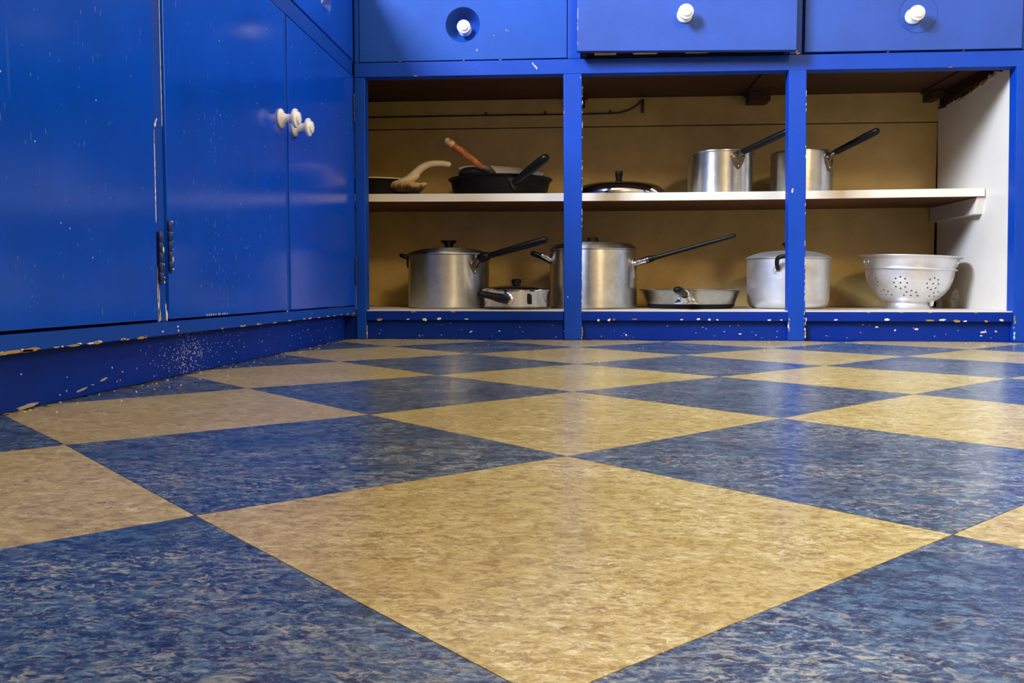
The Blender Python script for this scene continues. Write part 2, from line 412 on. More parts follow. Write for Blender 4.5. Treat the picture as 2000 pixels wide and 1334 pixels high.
for x0, x1 in ((-.5905, -.5788), (-.0392, -.006), (.5125, .5425), (1.0672, 1.140)):
    bx('drawer_stile', M_blue, cab, x0, x1, YF + .001, YF + T, .7160, .925)
bays = ((-.5648, -.0470), (.0003, .5215), (.5643, 1.0690))
for a, b in bays:
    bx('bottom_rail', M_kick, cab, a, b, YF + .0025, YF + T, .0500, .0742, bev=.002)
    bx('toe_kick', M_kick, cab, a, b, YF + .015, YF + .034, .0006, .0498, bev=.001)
bm = bmesh.new()                                   # floor board of the bays, notched round the posts
xs = [-1.165, 1.0685]
box(bm, xs[0], xs[1], YF + T + .0005, 2.768, .0600, .0768)
for a, b in bays: box(bm, a + .0005, b - .0005, YF + .004, YF + T + .0005, .0744, .0768)
bottom = finish('bottom_board', bm, M_white, cab)
bx('back_panel', M_shade_cream, cab, -1.165, 1.0610, 2.770, 2.784, .0775, .6300)
bx('back_board', M_shade_cream, cab, -1.165, 1.0640, 2.766, 2.784, .6325, .7180)
bx('backing', M_wood, cab, -1.165, 1.1000, 2.7845, 2.7890, .0005, .7260)
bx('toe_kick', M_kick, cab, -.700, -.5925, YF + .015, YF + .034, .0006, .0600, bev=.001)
# right side panel, its paint and plaster broken off raggedly along the top
bm = bmesh.new()
def sx(z): return 1.0705 + (1.0580 - 1.0705) * z / .68
prof = [(YF + T + .0005, .0770)]
n = 90; wob = 0
for k in range(n + 1):
    y = 2.764 + (YF + T + .0005 - 2.764) * k / n
    wob = wob * .72 + random.uniform(-.0042, .0042)
    prof.append((y, .690 - .022 * (1 - k / n) + wob - .008 * math.exp(-((k / n - .45) / .16) ** 2)))
prof = [(2.764, .0770)] + prof[1:] + [prof[0]]
fa = [bm.verts.new((sx(z), y, z)) for y, z in prof]; fb = [bm.verts.new((sx(z) + .012, y, z)) for y, z in prof]
bm.faces.new(fa); bm.faces.new(fb[::-1])
for k in range(len(prof)):
    j = (k + 1) % len(prof); bm.faces.new((fa[k], fa[j], fb[j], fb[k]))
finish('side_panel', bm, M_white, cab)
bx('side_board', M_wood, cab, 1.0835, 1.1000, YF + T + .0005, 2.784, .0005, .7165)
bm = bmesh.new()                                   # bare timber showing above the broken plaster
hexa(bm, [(sx(.6) + .0125, YF + T + .0008, .60), (1.0833, YF + T + .0008, .60), (1.0833, 2.7638, .60), (sx(.6) + .0125, 2.7638, .60),
          (sx(.717) + .0125, YF + T + .0008, .717), (1.0833, YF + T + .0008, .717), (1.0833, 2.7638, .717), (sx(.717) + .0125, 2.7638, .717)])
finish('side_board', bm, M_wood, cab)
# mid shelf: sags a little in the middle; painted top and edge, bare stained underside
def ragged(name, mat, y0, y1, zmid, half, lift, nn=40):
    bm = bmesh.new(); up = []; lo = []; a = b = 0
    for k in range(nn + 1):
        t = k / nn; y = y0 + (y1 - y0) * t; z = zmid[0] + (zmid[1] - zmid[0]) * t; e = math.sin(PI * t) ** .5
        a = a * .6 + random.uniform(-.004, .004); b = b * .6 + random.uniform(-.003, .003)
        up.append((y, z + (half + a) * e)); lo.append((y, z - (half * .6 + b) * e))
    pts = up + lo[::-1][1:-1]
    f = [bm.verts.new((sx(z) - lift, y, z)) for y, z in pts]; g = [bm.verts.new((sx(z) + .001, y, z)) for y, z in pts]
    bm.faces.new(f)
    for k in range(len(pts)): bm.faces.new((f[k], f[(k + 1) % len(pts)], g[(k + 1) % len(pts)], g[k]))
    return finish(name, bm, mat, cab)
ragged('torn_plaster', M_chipw, 2.39, 2.62, (.683, .662), .0045, .0022)
ragged('torn_plaster', M_wood, 2.44, 2.763, (.684, .668), .0075, .0014)
bm = bmesh.new(); cols = []
for k in range(13):
    t = k / 12; x = -1.150 + t * (1.0600 + 1.150)
    zz = .3965 - .0028 * math.sin(PI * min(1, max(0, (x + .6) / 1.6))) + (.0016 * max(0, (x - .5) / .55))
    cols.append([bm.verts.new((x, y, zz + dz)) for y, dz in ((2.440, -.0215), (2.768, -.0215), (2.768, 0), (2.4412, 0), (2.440, -.0012))])
for a, b in zip(cols, cols[1:]):
    for k in range(5):
        f = bm.faces.new((a[k], b[k], b[(k + 1) % 5], a[(k + 1) % 5])); f.material_index = 1 if k == 0 else 0
bm.faces.new(cols[0]); bm.faces.new(cols[-1][::-1])
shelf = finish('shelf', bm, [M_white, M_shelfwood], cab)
bm = bmesh.new()
hexa(bm, [(1.0420, 2.462, .3310), (1.0660, 2.462, .3310), (1.0660, 2.764, .3310), (1.0420, 2.764, .3310),
          (1.0420, 2.446, .3755), (1.0650, 2.446, .3755), (1.0650, 2.764, .3755), (1.0420, 2.764, .3755)], .002)
finish('shelf_cleat', bm, M_white, cab, 40, flat=True)
# bare timber under the drawers
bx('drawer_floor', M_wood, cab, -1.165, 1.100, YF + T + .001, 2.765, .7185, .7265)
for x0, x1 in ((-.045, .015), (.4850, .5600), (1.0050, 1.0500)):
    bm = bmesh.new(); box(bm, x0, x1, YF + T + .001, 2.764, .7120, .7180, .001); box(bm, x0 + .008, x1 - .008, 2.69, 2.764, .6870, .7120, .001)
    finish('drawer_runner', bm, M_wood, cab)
# wear on the frame
fx = (1, 0, 0); fz = (0, 0, 1); fn = (0, -1, 0)
o0 = (0, YF + .0025, 0)
ch = []; cw = []
for u, a, b in ((-.53, .012, .004), (-.41, .009, .0045), (-.372, .008, .004), (-.455, .006, .002), (-.30, .006, .0025), (.043, .005, .0035), (.070, .006, .0045), (.135, .008, .002), (.255, .0045, .0025),
                (.297, .006, .0035), (.325, .005, .0030), (.345, .0045, .0022), (.475, .006, .003), (.505, .004, .002), (.640, .006, .0025), (.765, .010, .0035), (.87, .012, .003), (.90, .010, .0035), (.935, .012, .0042), (.955, .006, .0028), (1.005, .006, .0035), (1.042, .007, .0035)):
    (cw if random.random() < .35 else ch).append((u, .0515 + random.uniform(0, .004), a, b))
for u in (-.44, -.335): cw.append((u, .0725, .008, .0022))
for u in (.72, .80, .87, .98): cw.append((u, .0730, .007, .0012))
chips('paint_chip', cab, M_chip, o0, fx, fz, fn, ch)
chips('bare_wood_chip', cab, M_chipw, o0, fx, fz, fn, cw)
kc = [(random.choice(bays), random.random(), random.random()) for _ in range(46)]
lst = [(b[0] + .02 + (b[1] - b[0] - .04) * u, .006 + .036 * v, random.uniform(.0008, .0026), random.uniform(.0008, .0017), random.uniform(-.3, .6)) for b, u, v in kc]
lst += [(-.29, .020, .006, .0028, .3), (-.215, .022, .004, .002, .3), (.115, .013, .003, .004, .2), (.405, .017, .005, .0022), (.842, .031, .007, .003, .2), (.745, .036, .005, .003), (.79, .028, .0035, .003, .5), (1.005, .024, .009, .0035), (1.035, .026, .004, .003), (1.0, .015, .005, .002)]
chips('paint_fleck', cab, M_chip, (0, YF + .015, 0), fx, fz, fn, lst)
# post feet and arrises
pf = []; pw = []
for x, zs, s in ((-.5645, (.008, .015, .024, .032), 1), (.0, (.006, .014, .022, .03), 1), (.5225, (.038, .046, .055, .03), 1), (.564, (.02, .03, .045, .012, .055), 1), (1.072, (.012, .022, .036, .05, .06), 1)):
    for z in zs: (pf if random.random() < .5 else pw).append((x + random.uniform(-.001, .002), z, .0022, random.uniform(.004, .009)))
pf += [(.526, .379, .0032, .0075), (-.0362, .1116, .0022, .0022), (-.006, .668, .0013, .0018), (-.127, .7045, .0018, .006, .4), (-.122, .6985, .0025, .005, .3), (-.118, .694, .002, .004), (-.048, .581, .0012, .006)]
for z in [random.uniform(.05, .66) for _ in range(26)]: pf.append((-.0008 + (.5 - z) * .001, z, .0007, random.uniform(.002, .012)))
for z in [random.uniform(.05, .66) for _ in range(20)]: pf.append((.5618 - (z - .05) * .0118, z, .0007, random.uniform(.002, .010)))
pw += [(.526, .380, .0020, .005), (-.0362, .1116, .0009, .0009), (-.43, .6800, .007, .0016), (-.305, .7165, .004, .0012), (-.47, .7168, .005, .0010), (-.21, .7165, .005, .001), (.90, .6765, .006, .0012), (.75, .716, .005, .0010), (.93, .716, .005, .0008)]
chips('paint_chip', cab, M_chip, (0, YF, 0), fx, fz, fn, pf)
chips('bare_wood_chip', cab, M_chipw, (0, YF, 0), fx, fz, fn, pw, lift=.0006)
chips('red_chip', cab, M_red, (0, YF, 0), fx, fz, fn, [(-.0475, .581, .0022, .006), (.083, .0535, .005, .003)], lift=.0005)

# drawers
def drawer_front(x0, x1, z0l, z0r, z1, y0, th=.02, bev=.002):
    bm = bmesh.new()
    hexa(bm, [(x0, y0, z0l), (x1, y0, z0r), (x1, y0 + th, z0r), (x0, y0 + th, z0l), (x0, y0, z1), (x1, y0, z1), (x1, y0 + th, z1), (x0, y0 + th, z1)], bev)
    return bm
def cut(o, cutter_bm):
    me = bpy.data.meshes.new('cutter'); bmesh.ops.recalc_face_normals(cutter_bm, faces=cutter_bm.faces[:]); cutter_bm.to_mesh(me); cutter_bm.free()
    c = bpy.data.objects.new('cutter', me); C.objects.link(c); c.matrix_world = Matrix.Translation(WORLD_OF.get(o.name, Vector())) @ Matrix.Translation(-WORLD_OF.get(o.name, Vector()))
    md = o.modifiers.new('cut', 'BOOLEAN'); md.object = c; md.operation = 'DIFFERENCE'; md.solver = 'EXACT'
    bpy.context.view_layer.update()
    dg = bpy.context.evaluated_depsgraph_get()
    nm = bpy.data.meshes.new_from_object(o.evaluated_get(dg)); old = o.data; o.modifiers.clear(); nm.name = old.name; o.data = nm
    bpy.data.objects.remove(c); bpy.data.meshes.remove(me)
    return o
def dish_cutter(centre, axis, r, depth):
    bm = bmesh.new()
    M = Matrix.Translation(centre) @ Vector(axis).to_track_quat('Z', 'Y').to_matrix().to_4x4()
    lathe(bm, [(0, -depth), (r * .45, -depth * .98), (r * .70, -depth * .82), (r * .86, -depth * .50), (r * .945, -depth * .18), (r, 0), (r * 1.04, .004), (0, .004)], M, 48)
    return bm
d1 = finish('drawer', drawer_front(-.5772, -.0408, .7172, .7178, .925, YF + .0005, th=.065), M_draw, cab, 40)
cut(d1, dish_cutter((-.3070, YF + .0005, .8065), (0, -1, 0), .0445, .046))
d1.data.polygons.foreach_set('use_smooth', [True] * len(d1.data.polygons)); d1.data.set_sharp_from_angle(angle=math.radians(35)); flatten(d1)
d1['label'] = 'drawer front with a round dished finger recess'
knob(d1, (-.3070, YF + .046, .8065), (0, -1, 0), scale=.94)
d2 = finish('drawer', drawer_front(-.0148, .5190, .7222, .7140, .925, 2.237), M_lit, cab, 40, flat=True)
d2['label'] = 'drawer pulled part way out'
knob(d2, (.2480, 2.237, .8030), (0, -1, 0))
bm = bmesh.new(); box(bm, -.002, .508, 2.2575, 2.330, .7260, .7360)
for x0 in (-.002, .496): box(bm, x0, x0 + .012, 2.2575, 2.330, .7180 if x0 < 0.2 else .7165, .920)
finish('drawer_box', bm, M_wood, d2)
for x, wd in ((.028, .055), (.125, .06), (.255, .055), (.395, .07)):
    bx('glue_block', M_palewood, d2, x, x + wd, 2.2575, 2.272, .7195, .7258)
d3 = finish('drawer', drawer_front(.5478, 1.0650, .7187, .7172, .925, YF - .005, th=.025), M_lit, cab, 40, flat=True)
knob(d3, (.8050, YF - .005, .7985), (0, -1, 0))
# a ghost ring where an older pull was painted over
bm = bmesh.new()
tr = [(Vector((.818 + .046 * math.cos(a), YF - .0052, .806 + .046 * math.sin(a)))) for a in [2 * PI * k / 40 for k in range(41)]]
tube(bm, tr, [.0009] * 41, 6, (0, 1, 0), False); finish('painted_over_ring', bm, M_lit, d3, 60)
chips('bare_wood_chip', cab, M_chipw, (0, YF + .001, 0), fx, fz, fn, [(.533, .7175, .006, .004), (.530, .722, .004, .003)], lift=.0008)
lst = []
for z in [random.uniform(.72, .92) for _ in range(16)]: lst.append((-.0135, z, .0007, random.uniform(.002, .008)))
chips('paint_chip', d2, M_chip, (0, 2.237, 0), fx, fz, fn, lst)
chips('paint_chip', d1, M_chip, (0, YF + .0005, 0), fx, fz, fn, [(-.196, .7905, .0022, .0012, .6), (-.228, .778, .0012, .0012), (-.271, .742, .0012, .004, -.3), (-.19, .788, .0012, .001)])

# ------------------------------------------------------------------ closed cabinet on the left
XF = -0.592
lc = thing('closed_cabinet', (-0.9, 1.45, 0), 'long blue closed base cabinet with tall glossy doors, chipped bottom rail and white knobs', 'cabinet')
TX = .024
bx('carcass', M_sub, lc, -1.19, XF - .070, -.60, 2.276, .0700, .9250)
bx('bottom_rail', M_blue, lc, XF - TX, XF, -.60, 2.2815, .0672, .0872, bev=.002)
bx('top_rail', M_blue, lc, XF - TX, XF, 1.1915, 2.2815, .6805, .7175, bev=.001)
bx('stile', M_blue, lc, XF - TX, XF, 1.1912, 1.2186, .0873, .6800, bev=.002)
bx('stile', M_blue, lc, XF - TX, XF, 1.7335, 1.7545, .0873, .6800, bev=.002)
bx('stile', M_blue, lc, XF - TX, XF, 2.2660, 2.2815, .0873, .9250, bev=.002)
bx('stile', M_blue, lc, XF - TX, XF, 1.7335, 1.7560, .7180, .9250, bev=.002)
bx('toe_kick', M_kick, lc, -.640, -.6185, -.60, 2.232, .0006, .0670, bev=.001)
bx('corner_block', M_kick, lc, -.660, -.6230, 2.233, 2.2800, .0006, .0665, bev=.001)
da = bx('door', M_door, lc, XF - .018, XF + .003, .62, 1.1885, .0905, .9240, bev=.0025)
db = bx('door', M_door, lc, XF - .018, XF + .0035, 1.2212, 1.7312, .0900, .6765, bev=.0025)
dc = bx('door', M_door, lc, XF - .018, XF + .0015, 1.7575, 2.2630, .0895, .6780, bev=.0020)
bx('end_panel', M_door, lc, XF - .018, XF + .001, -.60, .615, .0900, .9240)
dd = bx('drawer', M_door, lc, XF - .020, XF + .0015, 1.2212, 1.7312, .7195, .9240)
bm = bmesh.new(); box(bm, XF - .065, XF + .0015, 1.7580, 2.2645, .7200, .9240, bev=.002)
de = finish('drawer', bm, M_door, lc, 40)
cut(de, dish_cutter((XF + .0015, 2.031, .8065), (1, 0, 0), .0445, .046))
de.data.polygons.foreach_set('use_smooth', [True] * len(de.data.polygons)); de.data.set_sharp_from_angle(angle=math.radians(35)); flatten(de)
de['label'] = 'drawer front with a round dished finger recess'
knob(de, (XF - .043, 2.031, .8065), (1, 0, 0))
knob(db, (XF + .0035, 1.7040, .4655), (1, 0, 0)); knob(dc, (XF + .0015, 1.7930, .4640), (1, 0, 0))
def hinge(parent, y, z0, z1, r=.0038, x=XF + .004):
    bm = bmesh.new(); n = 5
    for k in range(n):
        a = z0 + (z1 - z0) * k / n; b = z0 + (z1 - z0) * (k + 1) / n
        lathe(bm, [(0, a + .0004), (r, a + .0004), (r * 1.06, a + .001), (r * 1.06, b - .001), (r, b - .0004), (0, b - .0004)], Matrix.Translation((x, y, 0)), 14)
    lathe(bm, [(0, z1), (r * .8, z1), (r * .7, z1 + .002), (0, z1 + .0028)], Matrix.Translation((x, y, 0)), 12)
    lathe(bm, [(0, z0 - .0028), (r * .7, z0 - .002), (r * .8, z0), (0, z0)], Matrix.Translation((x, y, 0)), 12)
    return finish('hinge', bm, M_hinge, parent, 40)
h1 = hinge(da, 1.1965, .1426, .2120); h2 = hinge(db, 1.2250, .1589, .2297)
hinge(dc, 2.2705, .5614, .6331, .0026, XF + .0028); hinge(dc, 2.2705, .1447, .2148, .0026, XF + .0028)
ly = (0, 1, 0); lz = (0, 0, 1); ln = (1, 0, 0)
# the chipped edge of the stile by the big door
chips('paint_chip', lc, M_chip, (XF, 0, 0), ly, lz, ln,
      [(1.1955, .115, .0036, .030), (1.1965, .098, .0045, .012), (1.1945, .130, .0028, .022), (1.2185, .096, .0030, .012), (1.216, .108, .0014, .008)] +
      [(1.1932, .235 + .012 * k, .0016, .009) for k in range(10)] + [(1.197, .362, .003, .006, -.6), (1.2005, .368, .002, .005, -.6)] +
      [(1.2175, .372 + .016 * k, .0008, .012) for k in range(18)])
chips('bare_wood_chip', lc, M_chipw, (XF, 0, 0), ly, lz, ln, [(1.1992, .093, .003, .004), (1.1940, .150, .0012, .02), (1.193, .345, .0016, .012)], lift=.0007)
chips('paint_chip', h1, M_chip, (XF + .0082, 1.1965, 0), ly, lz, ln, [(.000, .1885, .0022, .006), (.001, .168, .0012, .0015), (.0015, .150, .0012, .0015), (.0012, .143, .002, .002)])
chips('paint_chip', h2, M_chip, (XF + .0082, 1.2250, 0), ly, lz, ln, [(.0, .2296, .003, .0014), (.0, .176, .0022, .0045), (.0, .162, .0024, .0016), (.001, .214, .0012, .0008), (.001, .202, .001, .0008), (.001, .190, .0012, .0008)])
# bottom edge of the rail, knocked down to white paint and wood
ra = []; rb = []
for y, a, b in ((.865, .022, .0026), (.90, .016, .0022), (.955, .010, .0012), (.985, .014, .0022), (1.03, .012, .0026), (1.10, .008, .002), (1.145, .014, .0028), (1.42, .010, .002), (1.50, .012, .0018), (1.58, .012, .0022), (1.66, .010, .0018),
                (1.75, .014, .0020), (1.84, .012, .0018), (1.88, .012, .0022), (1.95, .012, .0018), (2.02, .012, .0016), (2.08, .012, .0020), (2.14, .010, .0016), (2.20, .010, .0018), (2.255, .010, .0022)):
    for _ in range(3):
        ra.append((y + random.uniform(-a, a), .0684 + random.uniform(-.0004, .0008), a * random.uniform(.3, .7), b * random.uniform(.4, .9)))
    if random.random() < .8: rb.append((y + random.uniform(-.006, .006), .0680, a * 1.1, b * .7))
rb += [(.87, .0684, .034, .0022), (.905, .0688, .022, .0024)]
ra += [(1.2525, .0785, .003, .0022), (1.2535, .0725, .003, .002), (1.205, .0735, .004, .0015), (1.736, .0878, .003, .0025), (1.90, .080, .003, .001)]
for k in range(10): ra.append((1.345 + k * .009 + random.uniform(-.002, .002), .0925, .0012, random.uniform(.0015, .003)))
chips('paint_chip', lc, M_chip, (XF + .0035, 0, 0), ly, lz, ln, [q for q in ra if q[1] > .0865 and 1.3 < q[0] < 1.5])
chips('paint_chip', lc, M_chip, (XF, 0, 0), ly, lz, ln, [q for q in ra if not (q[1] > .0865 and 1.3 < q[0] < 1.5)])
chips('bare_wood_chip', lc, M_chipw, (XF, 0, 0), ly, lz, ln, rb, lift=.0007)
# toe kick: a burst of white splatter, a few long scrapes
sp = [(random.gauss(1.345, .045), abs(random.gauss(.030, .017)) + .002, random.uniform(.0004, .0012), random.uniform(.0004, .0016)) for _ in range(300)]
sp = [q for q in sp if q[1] < .064]
sp += [(random.uniform(1.45, 2.22), random.uniform(.008, .060), random.uniform(.0008, .0026), random.uniform(.0006, .0014)) for _ in range(60)]
sp += [(random.uniform(.86, 1.28), random.uniform(.008, .05), random.uniform(.0007, .0016), random.uniform(.0006, .0018)) for _ in range(14)]
chips('paint_fleck', lc, M_chip, (-.6185, 0, 0), ly, lz, ln, sp)
chips('bare_wood_chip', lc, plain('grey_scrape', (.42, .36, .30), .8, var=.3, vscale=120), (-.6185, 0, 0), ly, lz, ln, [(1.043, .0090, .014, .0022, .12), (1.094, .0165, .011, .0024, .12), (1.068, .0125, .005, .0010), (.935, .0030, .022, .0035, .05)])
# grime and crumbs swept against the toe kicks
g_ = [(-.6185 + abs(random.gauss(0, .006)), random.uniform(.86, 2.26), random.uniform(.002, .007), random.uniform(.006, .022)) for _ in range(120)]
chips('floor_grime', floor, plain('floor_grime', (.045, .035, .022), .9, var=.4, vscale=200), (0, 0, 0), (1, 0, 0), (0, 1, 0), (0, 0, 1), g_, lift=.0003, jag=.6)
g_ = [(random.uniform(-.56, 1.06), YF + .008 - abs(random.gauss(0, .008)), random.uniform(.004, .016), random.uniform(.0015, .004)) for _ in range(60)]
chips('floor_grime', floor, bpy.data.materials['floor_grime'], (0, 0, 0), (1, 0, 0), (0, 1, 0), (0, 0, 1), g_, lift=.0003, jag=.6)
g_ = [(-.6185 + abs(random.gauss(.01, .03)), random.uniform(.9, 2.2), random.uniform(.0006, .0018), random.uniform(.0008, .0022)) for _ in range(70)]
g_ += [(random.uniform(-.5, 1.3), 2.26 - abs(random.gauss(0, .18)), random.uniform(.0006, .0016), random.uniform(.0008, .0022)) for _ in range(60)]
chips('floor_crumb', floor, M_chip, (0, 0, 0), (1, 0, 0), (0, 1, 0), (0, 0, 1), g_, lift=.0009)
# small runs and flecks in the gloss of the doors
for d, xo, y0, y1, z1, n in ((da, .003, .84, 1.18, .62, 95), (db, .0035, 1.23, 1.72, .66, 85), (dc, .0015, 1.77, 2.25, .66, 22)):
    lst = []
    for _ in range(n):
        y = random.uniform(y0, y1); z = random.uniform(.10, z1); s = random.random() ** 3
        lst.append((y, z, random.uniform(.0004, .0011), random.uniform(.0009, .0030) + .004 * s))
    if d is db:
        for _ in range(45): lst.append((random.gauss(1.40, .035), random.uniform(.10, .26), random.uniform(.0004, .0010), random.uniform(.001, .005)))
        for _ in range(25): lst.append((random.gauss(1.42, .03), random.uniform(.26, .45), random.uniform(.0004, .0010), random.uniform(.001, .004)))
    chips('paint_fleck', d, M_fleck, (XF + xo, 0, 0), ly, lz, ln, lst, lift=.0003)
    chips('paint_chip', d, M_chip, (XF + xo, 0, 0), ly, lz, ln, [(random.uniform(y0, y1), random.uniform(.12, z1), .0010, .0014) for _ in range(9)], lift=.0003)

# worktop over both cabinets (just above the picture; it shades the cabinet fronts)
bm = bmesh.new()
box(bm, -1.198, -.582, -.60, 2.798, .9260, .9600); box(bm, -.582, 1.150, 2.262, 2.798, .9260, .9600)
tag(finish('worktop', bm, M_top), 'L-shaped worktop lying on top of both blue cabinets', 'worktop')

# ------------------------------------------------------------------ cookware
ZB = .0769                                  # top of the bottom board
def shelf_z(x): return .3965 - .0028 * math.sin(PI * min(1, max(0, (x + .6) / 1.6))) + (.0016 * max(0, (x - .5) / .55)) + .0006
def sub(name, mat, parent, build, smooth=40):
    bm = bmesh.new(); build(bm); return finish(name, bm, mat, parent, smooth)
def Tm(x, y, z=0): return Matrix.Translation((x, y, z))

def rivets(parent, pts, axis, r=.0040, mat=None):
    for p in pts:
        bm = bmesh.new(); M = Matrix.Translation(p) @ Vector(axis).to_track_quat('Z', 'Y').to_matrix().to_4x4()
        lathe(bm, [(r, -.001), (r, .001), (r * .8, .0022), (r * .4, .0030), (0, .0033)], M, 14)
        finish('rivet', bm, mat or M_steel, parent, 60)
def shield(bm, c, axis, wd, ht, th, zoff=0, curve=0.0):
    """heart/shield bracket plate lying on a pan wall; c its centre, axis the outward normal"""
    n = Vector(axis).normalized(); s = Vector((0, 0, 1)).cross(n).normalized(); u = Vector((0, 0, 1))
    pts = [(-1, .55), (-.85, .85), (-.45, 1), (0, .92), (.45, 1), (.85, .85), (1, .55), (.78, -.05), (.42, -.62), (.16, -.95), (0, -1), (-.16, -.95), (-.42, -.62), (-.78, -.05)]
    fr = []; bk = []; mid = []
    for a, b in pts:
        p = Vector(c) + s * a * wd + u * b * ht - n * curve * a * a
        bk.append(bm.verts.new(p - n * .002)); mid.append(bm.verts.new(p + n * th * .6))
        fr.append(bm.verts.new(Vector(c) + s * a * wd * .86 + u * b * ht * .88 + n * th - n * curve * a * a * .74))
    k = len(pts)
    bm.faces.new(fr)
    for i in range(k):
        j = (i + 1) % k
        bm.faces.new((bk[i], bk[j], mid[j], mid[i])); bm.faces.new((mid[i], mid[j], fr[j], fr[i]))

# 1. tall lidded saucepan in the left bay
x, y = -.3830, 2.530; R = .1165
p = thing('saucepan', (x, y, ZB), 'tall dull aluminium saucepan with funnel-shaped lid knob and thick black handle, bottom left bay', 'pan')
sub('body', M_alu, p, lambda bm: lathe(bm, [(0, ZB), (R - .006, ZB), (R - .001, ZB + .003), (R, ZB + .008), (R, ZB + .1485), (R + .001, ZB + .1500), (R - .002, ZB + .151), (R - .003, ZB + .01), (0, ZB + .006)], Tm(x, y), 72))
lid = sub('lid', M_alu, p, lambda bm: lathe(bm, [(R - .004, ZB + .1515), (R + .0025, ZB + .1515), (R + .0028, ZB + .1545), (R + .0005, ZB + .1575), (R - .012, ZB + .1625), (R - .035, ZB + .1680), (R - .07, ZB + .1715), (.02, ZB + .1730), (0, ZB + .1732)], Tm(x, y), 72))
sub('lid_knob', M_black, lid, lambda bm: lathe(bm, [(0, ZB + .172), (.0105, ZB + .172), (.0108, ZB + .176), (.0140, ZB + .183), (.0225, ZB + .1905), (.0238, ZB + .1922), (.0228, ZB + .1938), (0, ZB + .1945)], Tm(x, y), 28))
ax = Vector((.72, -.69, 0)).normalized(); base = Vector((x, y, 0)) + ax * R
def br(bm):
    shield(bm, base + Vector((0, 0, ZB + .118)), ax, .018, .022, .004, curve=.0012)
    rod(bm, [base + Vector((0, 0, ZB + .118)), base + ax * .012 + Vector((.004, 0, ZB + .136)), base + ax * .016 + Vector((.012, 0, ZB + .141))], [(.010, .008), (.010, .009), (.010, .009)], 4)
b = sub('handle_bracket', M_brown, p, br)
sd = Vector((0, 0, 1)).cross(ax)
rivets(b, [base + ax * .0035 + sd * .013 + Vector((0, 0, ZB + .126)), base + ax * .0035 - sd * .013 + Vector((0, 0, ZB + .126)), base + ax * .0038 + Vector((0, 0, ZB + .103))], ax)
h0 = Vector((-.2800, 2.440, ZB + .1405)); h1 = Vector((-.0930, 2.385, ZB + .1890))
hd = h1 - h0
def hn(bm):
    rod(bm, [h0, h0 + hd * .06, h0 + hd * .09], [(.0120, .0125), (.0120, .0128), (.0110, .0115)], 3, 14)
    rod(bm, [h0 + hd * .07, h0 + hd * .3, h0 + hd * .8, h1 - hd * .04], [(.0085, .0080), (.0088, .0082), (.0105, .0100), (.0095, .0088)], 5, 14)
sub('handle', M_black, p, hn)
def lp(bm):
    q = [(x - R + .006, y - .030, ZB + .141), (x - R - .014, y - .026, ZB + .150), (x - R - .022, y, ZB + .1515), (x - R - .014, y + .026, ZB + .150), (x - R + .006, y + .030, ZB + .141)]
    rod(bm, q, [(.006, .0055)] * 5, 6, 12)
    for s in (-1, 1): rod(bm, [(x - R + .006, y + s * .03, ZB + .141), (x - R + .002, y + s * .024, ZB + .128), (x - R + .003, y + s * .02, ZB + .118)], [(.005, .004)] * 3, 4, 10)
sub('loop_handle', M_black, p, lp)

# 2. low polished lidded pan between the two tall ones
x, y = -.1820, 2.447; R = .0915
p = thing('saute_pan', (x, y, ZB), 'low polished steel lidded pan between the two tall saucepans', 'pan')
sub('body', M_chrome, p, lambda bm: lathe(bm, [(0, ZB), (R - .010, ZB), (R - .004, ZB + .0025), (R - .001, ZB + .007), (R, ZB + .042), (R + .003, ZB + .0465), (R + .0035, ZB + .049), (R - .002, ZB + .049), (R - .003, ZB + .01), (0, ZB + .006)], Tm(x, y), 72))
sub('base_plate', M_brown, p, lambda bm: lathe(bm, [(0, ZB - .0), (R - .008, ZB), (R - .0015, ZB + .0022), (R - .0005, ZB + .0062), (R - .003, ZB + .0066), (0, ZB + .0066)], Tm(x, y), 72))
lid = sub('lid', M_chrome, p, lambda bm: lathe(bm, [(R - .003, ZB + .0495), (R + .0045, ZB + .0495), (R + .0050, ZB + .0525), (R + .002, ZB + .0555), (R - .010, ZB + .0595), (R - .035, ZB + .0640), (.02, ZB + .0655), (0, ZB + .0657)], Tm(x, y), 72))
sub('lid_knob', M_black, lid, lambda bm: lathe(bm, [(0, ZB + .065), (.0095, ZB + .065), (.0110, ZB + .069), (.0142, ZB + .0735), (.0145, ZB + .079), (.0115, ZB + .0825), (0, ZB + .0835)], Tm(x, y), 28))
ax = Vector((-.18, -1, 0)).normalized(); base = Vector((x, y, 0)) + ax * (R - .002)
def fer(bm):
    M = Matrix.Translation(base + Vector((0, 0, ZB + .027))) @ (ax + Vector((-.25, 0, .12))).to_track_quat('Z', 'Y').to_matrix().to_4x4()
    lathe(bm, [(0, -.004), (.0165, -.004), (.0165, .003), (.0135, .005), (.0135, .010), (.0150, .012), (.0145, .017), (0, .017)], M, 24)
sub('ferrule', M_chrome, p, fer)
h0 = base + ax * .014 + Vector((-.004, 0, ZB + .028))
sub('handle', M_black, p, lambda bm: rod(bm, [h0, h0 + Vector((-.012, -.020, .003)), h0 + Vector((-.034, -.034, .009)), h0 + Vector((-.060, -.046, .014))], [(.0105, .0105), (.0125, .0125), (.0095, .0095), (.0085, .0085)], 6, 14))
def lug(bm):
    a = math.radians(-63); c = Vector((x + math.cos(a) * (R + .002), y + math.sin(a) * (R + .002), ZB + .027)); n = Vector((math.cos(a), math.sin(a), 0)); s = n.cross(Vector((0, 0, 1)))
    hexa(bm, [c + s * q * .0048 + n * r_ + Vector((0, 0, z)) for z in (-.0125, .0125) for q, r_ in ((-1, -.003), (1, -.003), (1, .004), (-1, .004))], .001)
sub('lug', M_black, p, lug)

